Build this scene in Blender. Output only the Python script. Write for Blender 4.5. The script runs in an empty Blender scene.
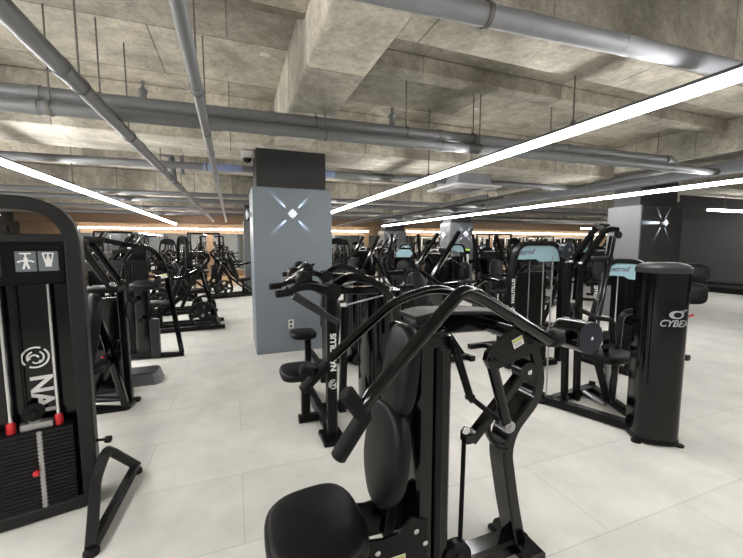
import bpy, bmesh, random
from math import sin, cos, tan, pi, radians, sqrt, atan2, hypot
from mathutils import Vector, Matrix

random.seed(7)
C = bpy.context.scene.collection
V = Vector

# ---------------------------------------------------------------- camera numbers
FPX, EYE, PITCH, YAW = 360.0, 1.5, radians(5.4), radians(20.8)

def ray(px, py):
    a = (px - 371.5) / FPX; b = (279 - py) / FPX
    f = cos(PITCH) + b * sin(PITCH); u = b * cos(PITCH) - sin(PITCH)
    return V((f * sin(YAW) + a * cos(YAW), f * cos(YAW) - a * sin(YAW), u))
def at(px, py, y):            # the point seen at a pixel, at world depth y
    r = ray(px, py); return V((0, 0, EYE)) + r * (y / r.y)
def atz(px, py, z):           # the point seen at a pixel, at world height z
    r = ray(px, py); return V((0, 0, EYE)) + r * ((z - EYE) / r.z)

# ---------------------------------------------------------------- materials
def mat(name, col, rough=.5, metal=0., emit=0., coat=0., bump=0., bscale=60., var=0., vscale=8., spec=.5):
    m = bpy.data.materials.new(name); m.use_nodes = True
    nt = m.node_tree; b = nt.nodes['Principled BSDF']
    b.inputs['Base Color'].default_value = (*col, 1); b.inputs['Roughness'].default_value = rough
    b.inputs['Metallic'].default_value = metal
    b.inputs['Specular IOR Level'].default_value = spec
    if coat: b.inputs['Coat Weight'].default_value = coat; b.inputs['Coat Roughness'].default_value = .06
    if emit:
        b.inputs['Emission Color'].default_value = (*col, 1); b.inputs['Emission Strength'].default_value = emit
    tc = nt.nodes.new('ShaderNodeTexCoord')
    if var:
        n = nt.nodes.new('ShaderNodeTexNoise'); n.inputs['Scale'].default_value = vscale; n.inputs['Detail'].default_value = 5
        nt.links.new(tc.outputs['Object'], n.inputs['Vector'])
        r = nt.nodes.new('ShaderNodeMixRGB'); r.inputs[1].default_value = (*[c * (1 - var) for c in col], 1)
        r.inputs[2].default_value = (*[min(1, c * (1 + var)) for c in col], 1)
        nt.links.new(n.outputs['Fac'], r.inputs[0]); nt.links.new(r.outputs[0], b.inputs['Base Color'])
    if bump:
        n = nt.nodes.new('ShaderNodeTexNoise'); n.inputs['Scale'].default_value = bscale; n.inputs['Detail'].default_value = 3
        nt.links.new(tc.outputs['Object'], n.inputs['Vector'])
        k = nt.nodes.new('ShaderNodeBump'); k.inputs['Strength'].default_value = bump; k.inputs['Distance'].default_value = .01
        nt.links.new(n.outputs['Fac'], k.inputs['Height']); nt.links.new(k.outputs['Normal'], b.inputs['Normal'])
    return m

def floor_mat():
    m = mat('vinyl_tile_floor', (.55, .53, .49), .55, spec=.28); nt = m.node_tree; b = nt.nodes['Principled BSDF']; L = nt.links.new
    tc = nt.nodes.new('ShaderNodeTexCoord')
    br = nt.nodes.new('ShaderNodeTexBrick'); br.offset = .5
    for k, v in (('Scale', 1.), ('Mortar Size', .004), ('Mortar Smooth', .3), ('Brick Width', 1.2), ('Row Height', .6), ('Bias', 0)): br.inputs[k].default_value = v
    br.inputs['Color1'].default_value = (.60, .592, .562, 1); br.inputs['Color2'].default_value = (.64, .632, .60, 1); br.inputs['Mortar'].default_value = (.50, .49, .465, 1)
    L(tc.outputs['Object'], br.inputs['Vector'])
    n = nt.nodes.new('ShaderNodeTexNoise'); n.inputs['Scale'].default_value = 2.2; n.inputs['Detail'].default_value = 8; n.inputs['Roughness'].default_value = .65
    L(tc.outputs['Object'], n.inputs['Vector'])
    cr = nt.nodes.new('ShaderNodeValToRGB'); cr.color_ramp.elements[0].position = .3; cr.color_ramp.elements[1].position = .7
    cr.color_ramp.elements[0].color = (.80, .80, .795, 1); cr.color_ramp.elements[1].color = (1.06, 1.05, 1.03, 1)
    L(n.outputs['Fac'], cr.inputs[0])
    mx = nt.nodes.new('ShaderNodeMixRGB'); mx.blend_type = 'MULTIPLY'; mx.inputs[0].default_value = 1
    L(br.outputs['Color'], mx.inputs[1]); L(cr.outputs[0], mx.inputs[2]); L(mx.outputs[0], b.inputs['Base Color'])
    return m

def concrete_mat(name, base, rot=0.):
    m = mat(name, base, .85); nt = m.node_tree; b = nt.nodes['Principled BSDF']; L = nt.links.new
    tc = nt.nodes.new('ShaderNodeTexCoord'); mp = nt.nodes.new('ShaderNodeMapping'); mp.inputs['Rotation'].default_value = (0, 0, rot)
    L(tc.outputs['Object'], mp.inputs['Vector'])
    br = nt.nodes.new('ShaderNodeTexBrick'); br.offset = .35
    for k, v in (('Scale', 1.), ('Mortar Size', .008), ('Mortar Smooth', .5), ('Brick Width', 1.8), ('Row Height', .92), ('Bias', 0)): br.inputs[k].default_value = v
    br.inputs['Color1'].default_value = (*[c * .68 for c in base], 1); br.inputs['Color2'].default_value = (*[c * 1.25 for c in base], 1)
    br.inputs['Mortar'].default_value = (*[c * .45 for c in base], 1)
    L(mp.outputs[0], br.inputs['Vector'])
    prev = br.outputs['Color']
    for sc, lo, hi, p0, p1 in ((.9, (.60, .59, .57), (1.29, 1.28, 1.26), .33, .67), (5., (.77, .76, .74), (1.12, 1.12, 1.12), .37, .62), (26., (.82, .82, .81), (1.06, 1.06, 1.06), .36, .55)):
        n = nt.nodes.new('ShaderNodeTexNoise'); n.inputs['Scale'].default_value = sc; n.inputs['Detail'].default_value = 8; n.inputs['Roughness'].default_value = .68
        n.inputs['Distortion'].default_value = .4
        L(mp.outputs[0], n.inputs['Vector'])
        cr = nt.nodes.new('ShaderNodeValToRGB'); e = cr.color_ramp.elements
        e[0].position = p0; e[1].position = p1; e[0].color = (*lo, 1); e[1].color = (*hi, 1)
        L(n.outputs['Fac'], cr.inputs[0])
        mx = nt.nodes.new('ShaderNodeMixRGB'); mx.blend_type = 'MULTIPLY'; mx.inputs[0].default_value = 1
        L(prev, mx.inputs[1]); L(cr.outputs[0], mx.inputs[2]); prev = mx.outputs[0]
    L(prev, b.inputs['Base Color'])
    k = nt.nodes.new('ShaderNodeBump'); k.inputs['Strength'].default_value = .5; k.inputs['Distance'].default_value = .02
    L(n.outputs['Fac'], k.inputs['Height']); L(k.outputs['Normal'], b.inputs['Normal'])
    return m

def wood_mat(name, a, c, sc=(1, 1, 14)):
    m = mat(name, a, .5); nt = m.node_tree; b = nt.nodes['Principled BSDF']; L = nt.links.new
    tc = nt.nodes.new('ShaderNodeTexCoord'); mp = nt.nodes.new('ShaderNodeMapping'); mp.inputs['Scale'].default_value = sc
    n = nt.nodes.new('ShaderNodeTexNoise'); n.inputs['Scale'].default_value = 2; n.inputs['Detail'].default_value = 6
    L(tc.outputs['Object'], mp.inputs[0]); L(mp.outputs[0], n.inputs['Vector'])
    mx = nt.nodes.new('ShaderNodeMixRGB'); mx.inputs[1].default_value = (*a, 1); mx.inputs[2].default_value = (*c, 1)
    L(n.outputs['Fac'], mx.inputs[0]); L(mx.outputs[0], b.inputs['Base Color'])
    return m

M = dict(
    floor=floor_mat(),
    slab=concrete_mat('board_marked_concrete', (.45, .425, .365)),
    beam=concrete_mat('pale_beam_concrete', (.56, .532, .465)),
    gloss=mat('black_gloss_enamel', (.002, .002, .0026), .13, 0, coat=.08, spec=.36),
    satin=mat('black_satin_enamel', (.0028, .0028, .0031), .32, spec=.2, bump=.04, bscale=300),
    matte=mat('black_textured_steel', (.013, .0132, .0136), .5, spec=.25, bump=.08, bscale=220),
    grey=mat('dark_grey_plastic', (.022, .023, .025), .4, spec=.35),
    vinyl=mat('black_upholstery_vinyl', (.0042, .0042, .0046), .42, spec=.22, bump=.12, bscale=260),
    rubber=mat('black_rubber_grip', (.0045, .0045, .0045), .6, spec=.2, bump=.2, bscale=160),
    chrome=mat('polished_chrome', (.75, .75, .76), .16, 1),
    steel=mat('brushed_steel', (.42, .42, .43), .34, 1),
    iron=mat('cast_iron_plates', (.005, .005, .0054), .55, spec=.25, bump=.15, bscale=120),
    red=mat('red_plastic', (.55, .015, .02), .4),
    white=mat('white_print', (.82, .82, .80), .5),
    silver=mat('silver_print', (.36, .37, .39), .45, .3),
    whiteplastic=mat('white_plastic', (.72, .72, .70), .4),
    icon=mat('slate_icon_print', (.13, .145, .165), .5),
    blue=mat('pale_blue_headboard', (.29, .45, .51), .4),
    navy=mat('navy_cap', (.006, .009, .02), .3),
    yellow=mat('yellow_print', (.55, .58, .10), .5),
    ink=mat('dark_ink_print', (.05, .03, .07), .5),
    pinkink=mat('magenta_ink_print', (.45, .10, .2), .5),
    lime=mat('lime_plastic', (.45, .75, .08), .4),
    pipe=mat('grey_painted_pipe', (.195, .20, .21), .42, .15, var=.15, vscale=3),
    pipelamplight=mat('painted_blue_lamp_light', (.30, .36, .60), .4),  # bluish star lamp light put into a pipe colour
    duct=mat('galvanised_duct', (.30, .31, .335), .5, .2, var=.2, vscale=4, bump=.2, bscale=9),
    tray=mat('grey_cable_tray', (.085, .087, .092), .5),
    rod=mat('zinc_hanger_rod', (.16, .155, .14), .5, .4),
    ledright=mat('led_strip_diffuser_dimmer', (1, .985, .965), .5, emit=36),
    led=mat('led_strip_diffuser', (1, .985, .965), .5, emit=60),
    ledwarm=mat('warm_led_diffuser', (1, .88, .72), .5, emit=32),
    starled=mat('star_lamp_plate', (.88, .92, 1), .5, emit=.32),
    pillar=mat('grey_pillar_paint', (.205, .232, .265), .42, bump=.05, bscale=90, var=.05, vscale=2),
    pillardark=mat('darker_grey_pillar_paint', (.125, .13, .137), .45, bump=.05, bscale=90),
    charcoal=mat('charcoal_paint', (.026, .026, .027), .6, var=.12, vscale=3),
    wallgrey=mat('dark_grey_wall_paint', (.030, .0305, .031), .6, var=.1, vscale=1.5),
    palewall=mat('pale_wall_paint', (.45, .45, .44), .6),
    wood=wood_mat('warm_wood_panel', (.20, .135, .085), (.29, .205, .135)),
    woodfloor=wood_mat('oak_plank_floor', (.36, .22, .12), (.46, .30, .17), (14, 1, 1)),
    mirror=mat('wall_mirror_glass', (.80, .81, .80), .015, 1),
    step=mat('grey_step_plastic', (.16, .165, .18), .5, bump=.1, bscale=120),
)

# ---------------------------------------------------------------- mesh kit
OFF = V((0, 0, 0))     # subtracted from everything built: the root of the thing in work

def fillet(pts, r, n=5):
    pts = [V(p) for p in pts]
    if r <= 0 or len(pts) < 3: return pts
    out = [pts[0]]
    for i in range(1, len(pts) - 1):
        a, b, c = pts[i - 1], pts[i], pts[i + 1]
        d = min(r, (a - b).length * .48, (c - b).length * .48)
        p, q = b + (a - b).normalized() * d, b + (c - b).normalized() * d
        for k in range(n + 1):
            t = k / n; out.append(p * (1 - t) ** 2 + b * 2 * t * (1 - t) + q * t * t)
    out.append(pts[-1]); return out

def circ(r, n=10): return [(r * cos(2 * pi * k / n), r * sin(2 * pi * k / n)) for k in range(n)]
def rsec(w, h, c=None):
    c = min(w, h) * .16 if c is None else c; w /= 2; h /= 2
    return [(w, h - c), (w - c, h), (-w + c, h), (-w, h - c), (-w, -h + c), (-w + c, -h), (w - c, -h), (w, -h + c)]
def sell(w, h, e=3.2, n=32, taper=0.):     # rounded outline; taper narrows the top
    o = []
    for k in range(n):
        t = 2 * pi * k / n; c, s = cos(t), sin(t)
        x = abs(c) ** (2 / e) * (1 if c >= 0 else -1) * w / 2; y = abs(s) ** (2 / e) * (1 if s >= 0 else -1) * h / 2
        o.append((x * (1 - taper * (y / h + .5)), y))
    return o
def frame(o, x, y):         # matrix with origin o, local x and y axes
    x = V(x).normalized(); z = x.cross(V(y)).normalized(); y = z.cross(x)
    m = Matrix((x, y, z)).transposed().to_4x4(); m.translation = V(o); return m

class B:
    def __init__(s): s.bm = bmesh.new(); s.mi = 0
    def _face(s, vs):
        try:
            f = s.bm.faces.new(vs); f.material_index = s.mi
        except ValueError: pass
    def tube(s, pts, sec, fil=0., up=(0, 0, 1), closed=False, n=5, taper=None):
        if isinstance(sec, (int, float)): sec = circ(sec)
        pts = fillet(pts, fil, n); N = len(pts); rings = []; nrm = None
        for i, p in enumerate(pts):
            if closed: t = (pts[(i + 1) % N] - pts[i - 1])
            else: t = pts[min(i + 1, N - 1)] - pts[max(i - 1, 0)]
            t.normalize()
            u = V(up) if nrm is None else nrm
            u = u - t * u.dot(t)
            if u.length < 1e-3: u = t.orthogonal()
            nrm = u.normalized(); bn = t.cross(nrm)
            k = 1 if taper is None else taper[0] + (taper[1] - taper[0]) * i / (N - 1)
            rings.append([s.bm.verts.new(p - OFF + bn * (x * k) + nrm * (y * k)) for x, y in sec])
        m = len(sec)
        for i in range(N if closed else N - 1):
            a, b = rings[i], rings[(i + 1) % N]
            for j in range(m): s._face((a[j], a[(j + 1) % m], b[(j + 1) % m], b[j]))
        if not closed: s._face(rings[0][::-1]); s._face(rings[-1])
        return s
    def bar(s, p, q, w, h, up=(0, 0, 1)): return s.tube([p, q], rsec(w, h), 0, up)
    def rod(s, p, q, r, n=10): return s.tube([p, q], circ(r, n))
    def loft(s, rings, caps=True):
        R = [[s.bm.verts.new(V(p) - OFF) for p in r] for r in rings]; m = len(R[0])
        for a, b in zip(R, R[1:]):
            for j in range(m): s._face((a[j], a[(j + 1) % m], b[(j + 1) % m], b[j]))
        if caps: s._face(R[0][::-1]); s._face(R[-1])
        return s
    def prism(s, m, poly, th, bev=0.):      # outline in m's xy plane, thickness along +z
        if bev:
            return s.loft([[m @ V((x * k, y * k, z)) for x, y in poly] for k, z in ((1 - bev, 0), (1, th * .15), (1, th * .85), (1 - bev, th))])
        return s.loft([[m @ V((x, y, z)) for x, y in poly] for z in (0, th)])
    def box(s, c, size, rot=0., bev=.006):
        x, y, z = size
        bev = min(bev, .3 * min(size)); m = Matrix.Translation(V(c)) @ (Matrix.Rotation(rot, 4, 'Z') if not isinstance(rot, Matrix) else rot)
        se = rsec(x, y, bev)
        return s.loft([[m @ V((a * k, b * l, w)) for a, b in se] for k, l, w in ((1 - 2 * bev / x, 1 - 2 * bev / y, -z / 2), (1, 1, -z / 2 + bev), (1, 1, z / 2 - bev), (1 - 2 * bev / x, 1 - 2 * bev / y, z / 2))])
    def pad(s, m, out, th, r=None, puff=.012):
        r = th * .35 if r is None else r; n = len(out)
        nm = []
        for i in range(n):
            a, b = V(out[i - 1]), V(out[(i + 1) % n]); t = (b - a).normalized(); nm.append(V((t.y, -t.x)))
        def ring(ins, z): return [m @ V((out[i][0] - nm[i].x * ins, out[i][1] - nm[i].y * ins, z)) for i in range(n)]
        cx = sum(p[0] for p in out) / n; cy = sum(p[1] for p in out) / n
        def shr(k, z): return [m @ V((cx + (p[0] - cx) * k, cy + (p[1] - cy) * k, z)) for p in out]
        return s.loft([ring(r, 0), ring(.3 * r, .3 * r), ring(0, r), ring(0, th - r), ring(.12 * r, th - .5 * r), ring(.45 * r, th - .14 * r), ring(r, th), shr(.62, th + puff * .8), shr(.25, th + puff)])
    def disc(s, c, axis, r, th, n=24, bev=.12):
        ax = V(axis).normalized(); m = frame(V(c), ax.orthogonal(), ax.cross(ax.orthogonal()))
        e = bev * min(r, th)
        return s.loft([[m @ V((q * cos(2 * pi * k / n), q * sin(2 * pi * k / n), z)) for k in range(n)] for q, z in ((r - e, -th / 2), (r, -th / 2 + e), (r, th / 2 - e), (r - e, th / 2))])
    def lathe(s, c, axis, prof, n=20):
        ax = V(axis).normalized(); m = frame(V(c), ax.orthogonal(), ax.cross(ax.orthogonal()))
        return s.loft([[m @ V((max(q, 1e-4) * cos(2 * pi * k / n), max(q, 1e-4) * sin(2 * pi * k / n), z)) for k in range(n)] for q, z in prof])
    def plate(s, c, axis, R, th, n=30):      # weight plate with five grip holes: hub, rim and spokes
        ax = V(axis).normalized(); m = frame(V(c), ax.orthogonal(), ax.cross(ax.orthogonal()))
        def ann(r0, r1, t):
            pr = [(r0, -t), (r1, -t), (r1, t), (r0, t)]
            rr = [[s.bm.verts.new(m @ V((q * cos(2 * pi * k / n), q * sin(2 * pi * k / n), z)) - OFF) for q, z in pr] for k in range(n)]
            for k in range(n):
                a, b = rr[k], rr[(k + 1) % n]
                for j in range(4): s._face((a[j], b[j], b[(j + 1) % 4], a[(j + 1) % 4]))
        ann(R * .82, R, th / 2); ann(R * .10, R * .40, th * .45)
        for k in range(5):
            t = 2 * pi * k / 5
            for d in (0,):
                p = [(R * .36, -R * .13), (R * .86, -R * .17), (R * .86, R * .17), (R * .36, R * .13)]
                q = m @ Matrix.Rotation(t, 4, 'Z')
                s.loft([[q @ V((x, y, z)) for x, y in p] for z in (-th * .3, th * .3)])
        return s
    def build(s, name, mats, parent=None, ang=38):
        bmesh.ops.recalc_face_normals(s.bm, faces=s.bm.faces[:])
        me = bpy.data.meshes.new(name); s.bm.to_mesh(me); s.bm.free()
        for k in (mats if isinstance(mats, (list, tuple)) else [mats]): me.materials.append(M[k] if isinstance(k, str) else k)
        me.polygons.foreach_set('use_smooth', [True] * len(me.polygons)); me.set_sharp_from_angle(angle=radians(ang))
        o = bpy.data.objects.new(name, me); C.objects.link(o)
        if parent: o.parent = parent
        return o

def tag(o, label, cat, group=None, kind=None):
    if label: o['label'] = label
    if cat: o['category'] = cat
    if group: o['group'] = group
    if kind: o['kind'] = kind
    return o
def thing(name, loc, label, cat, group=None, rz=0.):
    o = bpy.data.objects.new(name, None); C.objects.link(o); o.location = loc; o.rotation_euler = (0, 0, rz)
    o.empty_display_size = .1
    return tag(o, label, cat, group)
def begin(loc):
    global OFF; OFF = V(loc)
def lone(o, loc=None):       # a thing that is one mesh: put its origin at OFF
    o.location = OFF.copy(); return o
def struct(o): o['kind'] = 'structure'; return o
def dup(root, loc, rz, label, group=None):
    r = root.copy(); C.objects.link(r); r.location = loc; r.rotation_euler = (0, 0, rz); r['label'] = label
    if group: r['group'] = group
    for ch in list(root.children):
        c = ch.copy(); C.objects.link(c); c.parent = r
        for g in list(ch.children):
            d = g.copy(); C.objects.link(d); d.parent = c
    return r
def text(body, size, m, material, parent, name='lettering', bold=.0, shear=0., ext=.0008, align='CENTER', bend=None, sx=1.):
    cu = bpy.data.curves.new('t', 'FONT'); cu.body = body; cu.size = size; cu.extrude = ext; cu.offset = bold; cu.shear = shear
    cu.align_x = align; cu.align_y = 'CENTER'
    o = bpy.data.objects.new('t', cu); C.objects.link(o)
    bpy.context.view_layer.update()
    me = bpy.data.meshes.new_from_object(o.evaluated_get(bpy.context.evaluated_depsgraph_get()))
    bpy.data.objects.remove(o); bpy.data.curves.remove(cu)
    me.name = name; me.materials.clear(); me.materials.append(M[material])
    for v in me.vertices:
        p = V((v.co.x * sx, v.co.y, v.co.z))
        v.co = (bend(p) if bend else m @ p) - OFF
    r = bpy.data.objects.new(name, me); C.objects.link(r); r.parent = parent
    return r
def swirl_logo(m, r, material, parent, name='round_logo'):     # ringed shell emblem
    b = B()
    def arc(rad, a0, a1, w, cx=0, cy=0, n=20):
        pts = [m @ V((cx + rad * cos(a0 + (a1 - a0) * k / n), cy + rad * sin(a0 + (a1 - a0) * k / n), .0006)) for k in range(n + 1)]
        b.tube(pts, rsec(w, .0012, .0002), up=m.to_3x3() @ V((0, 0, 1)))
    arc(r, -.5, 2.4, r * .16); arc(r, 2.7, 5.4, r * .16)
    arc(r * .62, .4, 2.6, r * .15); arc(r * .34, 1.8, 4.9, r * .15, r * .1, -r * .1); arc(r * .6, 3.5, 5.2, r * .15)
    arc(r * .28, -1.2, 1.6, r * .14, r * .3, r * .05)
    return b.build(name, material, parent)
def sticker(m, w, h, parent, name='warning_label'):
    b = B(); b.prism(m, [(-w / 2, -h / 2), (w / 2, -h / 2), (w / 2, h / 2), (-w / 2, h / 2)], .0012)
    b.mi = 1; b.prism(m @ Matrix.Translation((0, 0, .0006)), [(-w * .46, h * .12), (w * .46, h * .12), (w * .46, h * .42), (-w * .46, h * .42)], .0012)
    b.mi = 2
    for k in range(3): b.prism(m @ Matrix.Translation((0, -h * (.05 + .13 * k), .0006)), [(-w * .4, -h * .02), (w * .3, -h * .02), (w * .3, h * .02), (-w * .4, h * .02)], .0011)
    o = b.build(name, ['white', 'yellow', 'icon'], parent); o['label'] = 'white sticker with a yellow heading'; return o

# ================================================================= the setting
X0, X1, Y0, Y1, ZC = -8.0, 26.0, -5.0, 18.6, 3.35
XP, YP = 14.2, 8.3          # the dark partition on the right and where it ends
b = B(); b.box(((X0 + X1) / 2, (Y0 + Y1) / 2, -.05), (X1 - X0, Y1 - Y0, .1), bev=.001); struct(b.build('floor', 'floor'))
b = B(); b.box((-3.3, 16.4, .004), (9.0, 4.4, .008), bev=.001); struct(b.build('floor_platform', 'woodfloor'))
b = B(); b.box(((X0 + X1) / 2, (Y0 + Y1) / 2, ZC + .1), (X1 - X0, Y1 - Y0, .2), bev=.001); struct(b.build('ceiling', 'slab'))
for nm, c, s_, mt in (('wall_left', (X0 - .1, (Y0 + Y1) / 2, 1.675), (.2, Y1 - Y0, 3.35), 'wallgrey'), ('wall_right', (X1 + .1, (Y0 + Y1) / 2, 1.675), (.2, Y1 - Y0, 3.35), 'wallgrey'),
                      ('wall_back', ((X0 + X1) / 2, Y1 + .1, 1.675), (X1 - X0, .2, 3.35), 'wood'), ('wall_front', ((X0 + X1) / 2, Y0 - .1, 1.675), (X1 - X0, .2, 3.35), 'palewall'),
                      ('wall_partition', (XP + .1, (Y0 + YP) / 2, 1.675), (.2, YP - Y0, 3.35), 'wallgrey')):
    b = B(); b.box(c, s_, bev=.001); struct(b.build(nm, mt))
b = B(); b.box((XP - .01, (Y0 + YP) / 2, .09), (.02, YP - Y0, .18), bev=.002); struct(b.build('baseboard_right', 'satin'))
b = B(); b.box((XP - .025, (Y0 + YP) / 2, .30), (.05, YP - Y0, .06), bev=.004); struct(b.build('trim_1', 'satin'))

# concrete beams (long ones along Y over the pillars, cross ones along X)
def beam(x0, x1, y0, y1, z0, nm='ceiling_beam', mt='beam', rot=0.):
    b = B(); b.box(((x0 + x1) / 2, (y0 + y1) / 2, (z0 + ZC) / 2), (x1 - x0, y1 - y0, ZC - z0), rot, .012)
    return struct(b.build(nm, mt))
beam(.54, 1.0, Y0, Y1, 2.80)
beam(6.9, 8.0, Y0, Y1, 2.86); beam(-6.6, -6.1, Y0, Y1, 2.84)
beam(1.0, X1, 1.72, 2.24, 2.82, rot=radians(0))
beam(X0, X1, 4.98, 5.95, 2.78); beam(X0, X1, 10.6, 11.5, 2.79); beam(X0, X1, 15.6, 16.4, 2.79)
beam(X0, X1, 7.9, 8.15, 2.95); beam(X0, X1, 13.2, 13.5, 2.95)
beam(-6.1, .54, 2.5, 2.85, 3.16); beam(1.0, 6.9, 3.3, 3.5, 3.18)

# pillars: painted casing and charcoal head
def pillar(n, x0, y0, w, d, hc=2.27):
    b = B(); b.box((x0 + w / 2, y0 + d / 2, hc / 2), (w, d, hc), bev=.008)
    p = struct(b.build('pillar_%d' % n, 'pillar' if n == 1 else 'pillardark'))
    b = B(); b.box((x0 + w / 2, y0 + d / 2, (hc + ZC) / 2), (w - .13, d - .13, ZC - hc), bev=.004); struct(b.build('pillar_head_%d' % n, 'charcoal'))
    return p
pillar(1, .24, 5.05, 1.07, .9)
pillar(2, .30, 12.3, 1.0, .9)
pillar(3, 7.34, 4.72, 1.25, .66)
b = B(); b.box((7.34 + .63, 4.712, 1.135), (1.24, .02, 2.26), bev=.003); struct(b.build('pillar_panel', 'charcoal'))
pillar(4, 6.92, 10.65, .95, .65)
pillar(5, 7.0, 16.6, 1.2, .9, 2.2)
pillar(6, -6.9, 11.2, 1.0, .9)

# back wall: mirrors under a warm wood band
for k, (xa, xb) in enumerate(((-6.6, -1.2), (-.9, .9), (1.3, 6.6), (6.9, 15.0), (15.3, 22.9))):
    b = B(); b.box(((xa + xb) / 2, Y1 - .012, 1.16), (xb - xa, .02, 1.72), bev=.002)
    o = b.build('wall_mirror', 'mirror')
    tag(o, ('wide wall mirror left of the far end behind the left machines', 'narrow wall mirror on the far wall behind the slim grey pillar', 'wall mirror on the far wall behind the middle machines', 'wall mirror on the far wall beyond the distant middle pillar', 'long wall mirror on the far wall close to the right hand pillar')[k], 'mirror')
b = B(); b.box(((X0 + X1) / 2, Y1 - .015, .15), (X1 - X0, .03, .3), bev=.002); struct(b.build('baseboard_back', 'wood'))
b = B(); b.box(((X0 + X1) / 2, Y1 - .2, 2.62), (X1 - X0, .4, .36), bev=.004); struct(b.build('trim_2', 'wood'))

# ================================================================= lights
def strip(p, q, label, rods, mt='led', w=.085, ceil=ZC, grp='long strip lights'):
    p, q = V(p), V(q); mid = (p + q) / 2; begin(mid)
    t = thing('strip_light', mid, label, 'light', grp)
    b = B(); b.bar(p + V((0, 0, .010)), q + V((0, 0, .010)), w + .004, .022); b.build('housing', 'tray', t)
    b = B(); b.bar(p - V((0, 0, .024)), q - V((0, 0, .024)), w, .046); b.build('diffuser', mt, t)
    for k in range(rods):
        c = p + (q - p) * ((k + .5) / rods)
        b = B(); b.rod(c + V((0, 0, .02)), V((c.x, c.y, ceil)), .006, 6); b.lathe(c + V((0, 0, .02)), (0, 0, 1), ((.02, 0), (.02, .03), (.006, .05)), 8); b.build('hanger_rod', 'rod', t)
    return t
ZL = 2.42
strip((-2.33, -3.5, ZL), (-2.33, 17.6, ZL), 'long white strip light on the left running toward the wood panelled end', 9)
strip((2.54, -3.5, ZL), (2.54, 17.0, ZL), 'long white strip light crossing the upper right and running behind the big grey pillar', 9, 'ledright')
strip((6.66, -3.5, ZL), (6.66, 16.0, ZL), 'long white strip light beside the grey cable tray on the right', 9, 'ledright')
pr = atz(709, 209, 2.42)
strip((pr.x, pr.y, 2.42), (pr.x + 2.4, pr.y - .12, 2.42), 'short white strip light before the dark wall at the right edge', 2, grp=None)
for k, (xa, xb, z, lb) in enumerate(((-6.3, .9, 2.24, 'horizontal warm strip light over the far mirror on the left'), (1.4, 6.7, 2.24, 'horizontal warm strip light on the far wall right of the big pillar'),
                       (8.6, 25.0, 2.26, 'horizontal warm strip light on the far wall right of the distant pillars'))):
    strip((xa, Y1 - .46, z), (xb, Y1 - .46, z), lb, 2, 'ledwarm', .09, 2.45, None)
strip((-6.6, -3.5, ZL), (-6.6, 14.2, ZL), 'long strip light at the far left seen through the arch of the pulley tower', 6)
strip((15.5, 12.6, 2.3), (22, 12.6, 2.3), 'horizontal strip light beyond the end of the dark right wall', 2, grp=None)

# star lamps on the pillars: a white diamond plate that throws narrow beams along the wall
def star(c, nrm, label, n=4, rays=(45, 135, 225, 315), power=1.0, s=.066):
    c, nrm = V(c), V(nrm); side = V((0, 0, 1)).cross(nrm); m = frame(c, side, (0, 0, 1)); begin(c)
    t = thing('star_wall_lamp', c, label, 'lamp', 'star lamps on the pillars')
    o = []
    for k in range(16):
        a = 2 * pi * k / 16; r = s * (1.0 if k % 4 == 0 else .80 if k % 2 == 0 else .74); o.append((r * cos(a), r * sin(a)))
    b = B(); b.prism(m @ Matrix.Translation((0, 0, .045)), o, .02); b.build('front_plate', 'starled', t)
    b = B(); b.prism(m, [(.55 * x, .55 * y) for x, y in o], .045); b.build('back_box', 'whiteplastic', t)
    for a in rays:
        d = m.to_3x3() @ V((cos(radians(a)), sin(radians(a)), 0))
        li = bpy.data.lights.new('beam', 'SPOT'); li.energy = 26 * power; li.color = (.78, .90, 1); li.spot_size = radians(15); li.spot_blend = .9; li.shadow_soft_size = .004
        lo = bpy.data.objects.new('beam', li); C.objects.link(lo); lo.parent = t
        aim = (d - nrm * .11).normalized()
        lo.location = d * (s * .62) + nrm * .014
        lo.rotation_euler = aim.to_track_quat('-Z', 'Y').to_euler()
    return t
star(at(292, 214, 5.045), (0, -1, 0), 'white star lamp on the front of the big grey pillar', power=.75)
star((.238, 5.5, 1.93), (-1, 0, 0), 'white star lamp on the narrow left side of the big grey pillar')
star(at(663, 223, 4.700), (0, -1, 0), 'white star lamp on the dark face of the pillar at the right', rays=(55, 125, 180, 235, 305), power=2.2)
star(at(465, 234, 10.645), (0, -1, 0), 'white star lamp on the front of the distant middle pillar', power=1.6, s=.11)
star((6.915, 10.98, 1.84), (-1, 0, 0), 'white star lamp on the left side of the distant middle pillar', power=1.6, s=.11)
star((7.4, 16.595, 1.8), (0, -1, 0), 'white star lamp on the farthest grey pillar', power=2, s=.13)

# ================================================================= pipes and services
def pipe(pts, r, label, rods=(), cat='pipe', mt='pipe', grp=None, coll=1.8, fil=0., name='ceiling_pipe', jr=1.12):
    pts = [V(p) for p in pts]; mid = (pts[0] + pts[-1]) / 2; begin(mid)
    t = thing(name, mid, label, cat, grp)
    b = B(); b.tube(pts, circ(r, 16), fil); b.build('pipe_run', mt, t)
    d = (pts[1] - pts[0]); Lh = d.length; d.normalize(); k = coll * .6
    while k < min(Lh, 14):
        b = B(); b.tube([pts[0] + d * (k - .035), pts[0] + d * (k + .035)], circ(r * jr, 16)); b.build('coupling', mt, t); k += coll
    for f in rods:
        c = pts[0] + d * (Lh * f)
        b = B(); b.rod(c, V((c.x, c.y, ZC)), .006, 6); b.tube([c - d * .012, c + d * .012], circ(r * 1.15, 14)); b.build('hanger_rod', 'rod', t)
    return t
pipe(((-.93, -2, 2.52), (-.80, 17, 2.52)), .05, 'grey sprinkler main running away from the upper left corner', (.15, .26, .32, .4, .5, .62))
pipe(((-.16, -2, 2.52), (-.30, 17, 2.52)), .036, 'slim grey sprinkler pipe running away left of the big pillar', (.12, .25, .3, .4, .55))
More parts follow.
